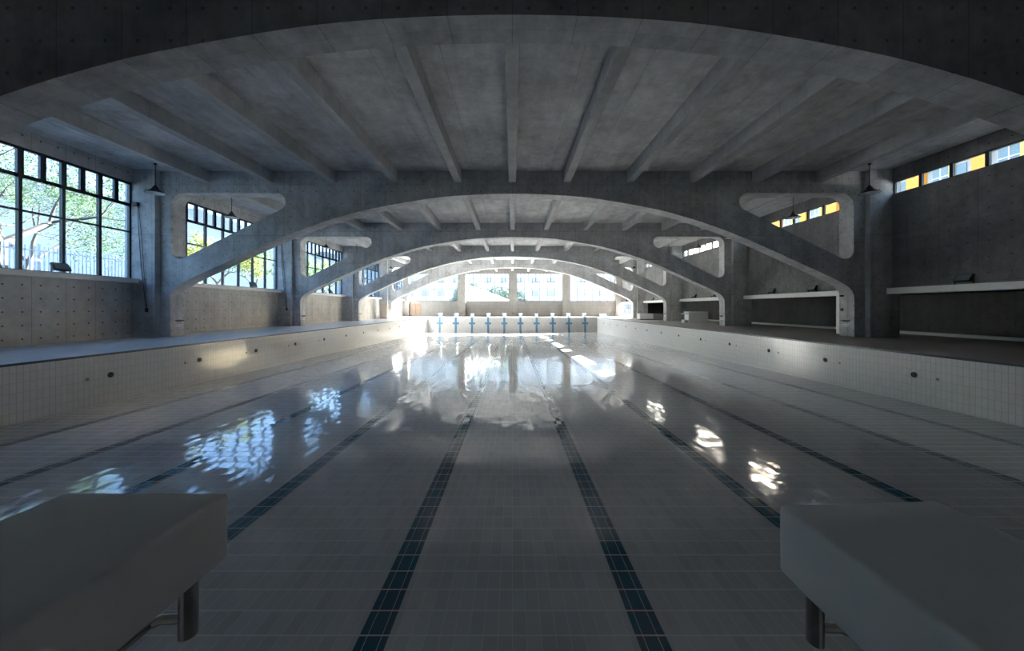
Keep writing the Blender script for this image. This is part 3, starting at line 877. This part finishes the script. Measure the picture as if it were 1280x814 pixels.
# white car behind the second left window
def car(x, y, z, label):
    r = empty('car', (x, y, z), label, 'car')
    prof = [(-2.25, .32), (-2.3, .62), (-2.2, .86), (-1.55, .95), (-.75, 1.42), (.65, 1.46), (1.55, 1.02), (2.15, .92), (2.28, .6), (2.25, .3)]
    m = MB(); W = .86
    def row(s):
        return [m.bm.verts.new((s * (W if h < 1.0 else W - .17), l, h)) for l, h in prof]
    A, B = row(-1), row(1)
    n = len(prof)
    for i in range(n): m.bm.faces.new((A[i], A[(i + 1) % n], B[(i + 1) % n], B[i]))
    m.bm.faces.new(A); m.bm.faces.new(list(reversed(B)))
    bmesh.ops.bevel(m.bm, geom=list(m.bm.edges), offset=.04, segments=2, affect='EDGES')
    m.build('body', plain('white_car_paint', (.8, .8, .8), .2), r, smooth=True)
    GL2 = plain('dark_car_glass', (.02, .025, .03), .08)
    for s in (-1, 1):
        m = MB(); e = s * .02
        m.hull([(s * .875 , -1.3, 1.0), (s * .875, .05, 1.0), (s * .735, .02, 1.38), (s * .735, -.78, 1.36), (s * .84, -1.3, 1.0), (s * .84, .05, 1.0), (s * .70, .02, 1.38), (s * .70, -.78, 1.36)],
               [(0, 1, 2, 3), (4, 5, 6, 7), (0, 1, 5, 4), (1, 2, 6, 5), (2, 3, 7, 6), (3, 0, 4, 7)])
        m.hull([(s * .875, .13, 1.0), (s * .875, 1.4, 1.02), (s * .735, .68, 1.40), (s * .735, .13, 1.38), (s * .84, .13, 1.0), (s * .84, 1.4, 1.02), (s * .70, .68, 1.40), (s * .70, .13, 1.38)],
               [(0, 1, 2, 3), (4, 5, 6, 7), (0, 1, 5, 4), (1, 2, 6, 5), (2, 3, 7, 6), (3, 0, 4, 7)])
        m.build('side_window', GL2, r)
        for l in (-1.4, 1.35):
            m = MB(); m.lathe([(0, -.11), (.31, -.11), (.33, -.05), (.33, .05), (.31, .11), (0, .11)], (s * .80, l, .33), axis='x', n=24)
            wv = m.build('wheel', BLACK, r, smooth=True)
            m = MB(); m.lathe([(.2, s * .115), (.18, s * .125), (0, s * .12)], (s * .80, l, .33), axis='x', n=20); m.build('hub_cap', STEEL, wv)
    m = MB(); m.hull([(-.66, -1.52, .99), (.66, -1.52, .99), (.6, -.82, 1.40), (-.6, -.82, 1.40)], [(0, 1, 2, 3)])
    bmesh.ops.solidify(m.bm, geom=list(m.bm.faces), thickness=.03); m.build('windscreen', GL2, r)
    return r


car(-26.5, 31.2, GL, 'white parked car behind the sill of the second left window')

WB0 = plain('pale_trim', (.82, .82, .80), .7)
# bright annex outside the second far window
r = empty('annex', (-9.6, 63, -.05), 'white annex with a sloping roof line outside the second far window', 'building')
m = MB(); m.hull([(0, 0, 0), (9.4, 0, 0), (9.4, 0, 2.7), (0, 0, 6.2), (0, 6, 0), (9.4, 6, 0), (9.4, 6, 2.7), (0, 6, 6.2)],
                 [(0, 1, 2, 3), (4, 5, 6, 7), (0, 1, 5, 4), (1, 2, 6, 5), (2, 3, 7, 6), (3, 0, 4, 7)])
m.build('wall', plain('white_render', (.82, .82, .80), .7), r)
m = MB(); m.hull([(-.1, -.12, 6.24), (9.5, -.12, 2.66), (9.5, 6.1, 2.66), (-.1, 6.1, 6.24), (-.1, -.12, 6.34), (9.5, -.12, 2.76), (9.5, 6.1, 2.76), (-.1, 6.1, 6.34)],
                 [(0, 1, 2, 3), (4, 5, 6, 7), (0, 1, 5, 4), (1, 2, 6, 5), (2, 3, 7, 6), (3, 0, 4, 7)])
m.build('roof', WHITE, r)
LEAFG = leafmat('leaf_grey', (.10, .15, .13), (.18, .24, .2))
tree(-8.6, 74.5, -.05, 9.0, 1.15, 8000, LEAFG, 'grey green tree behind the high end of the white annex roof', 23, size=.42)
tree(-1.6, 77, -.05, 7.0, 1.15, 7000, LEAFG, 'grey green tree behind the low end of the white annex roof', 29, size=.42)
# pale building far beyond the end windows, made tall to cover bright sky
r = empty('building', (-48, 94, -.05), 'long beige building far beyond the end windows, made tall to hide the sky', 'building')
m = MB(); m.box(0, 96, 0, 10, 0, 16.5); m.build('facade', plain('beige_render', (.43, .42, .40), .8), r)
m = MB(); m.box(-.4, 96.4, -.5, 10.4, 16.5, 16.9); m.build('roof', plain('light_roof', (.7, .7, .7), .7), r)
PWIN = plain('pale_window_glass', (.16, .17, .18), .3)
for fl in range(4):
    for j in range(22):
        x0 = 2.2 + j * 4.25
        m = MB(); m.box(x0, x0 + 1.9, -.05, .02, 1.0 + fl * 3.5, 2.7 + fl * 3.5); w_ = m.build('window', PWIN, r)
        m = MB(); m.box(x0 - .15, x0 + 2.05, -.16, .02, .85 + fl * 3.5, 1.0 + fl * 3.5); m.build('window_sill', WB0, w_)

# coloured building on the right
r = empty('building', (30, 4, -.05), 'pale school building with orange and yellow bays beyond the clerestory windows', 'building')
m = MB(); m.box(0, 8, 0, 34.5, 0, 18); m.box(0, 8, 34.5, 41, 0, 12.9)
m.build('facade', plain('pale_grey_render', (.30, .31, .305), .8), r)
ORG = plain('orange_paint', (.62, .22, .015), .6); YEL = plain('yellow_paint', (.45, .38, .08), .6); BGL = plain('blue_glass', (.10, .15, .18), .15)
WB = plain('white_band', (.6, .6, .59), .7)
for z in (6.1, 9.4, 11.25, 14.7):
    m = MB(); m.box(-.25, 0, 0, 41 if z < 12 else 34.5, z, z + (.35 if z != 11.25 else .5)); m.build('floor_band', WB, r)
y = 1.0; i = 0
while y < 39:
    big = i % 2 == 0
    m = MB(); m.box(-.35, 0, y, y + (1.05 if big else .7), 9.3, 11.25); m.build('bay_panel', ORG, r)
    m = MB(); m.box(-.18, 0, y + 1.75, y + 2.0, 9.3, 11.3); m.build('bay_panel', YEL, r)
    m = MB(); m.box(-.05, .02, y + 2.05, y + 3.0, 9.6, 11.2); w_ = m.build('window', BGL, r)
    m = MB(); m.box(-.09, -.05, y + 2.5, y + 2.55, 9.6, 11.2); m.box(-.09, -.05, y + 2.05, y + 3.0, 10.55, 10.6); m.build('glazing_bar', WB, w_)
    m = MB(); m.box(-.05, .02, y + 1.15, y + 1.7, 9.7, 11.1); w_ = m.build('window', BGL, r)
    y += 3.35; i += 1
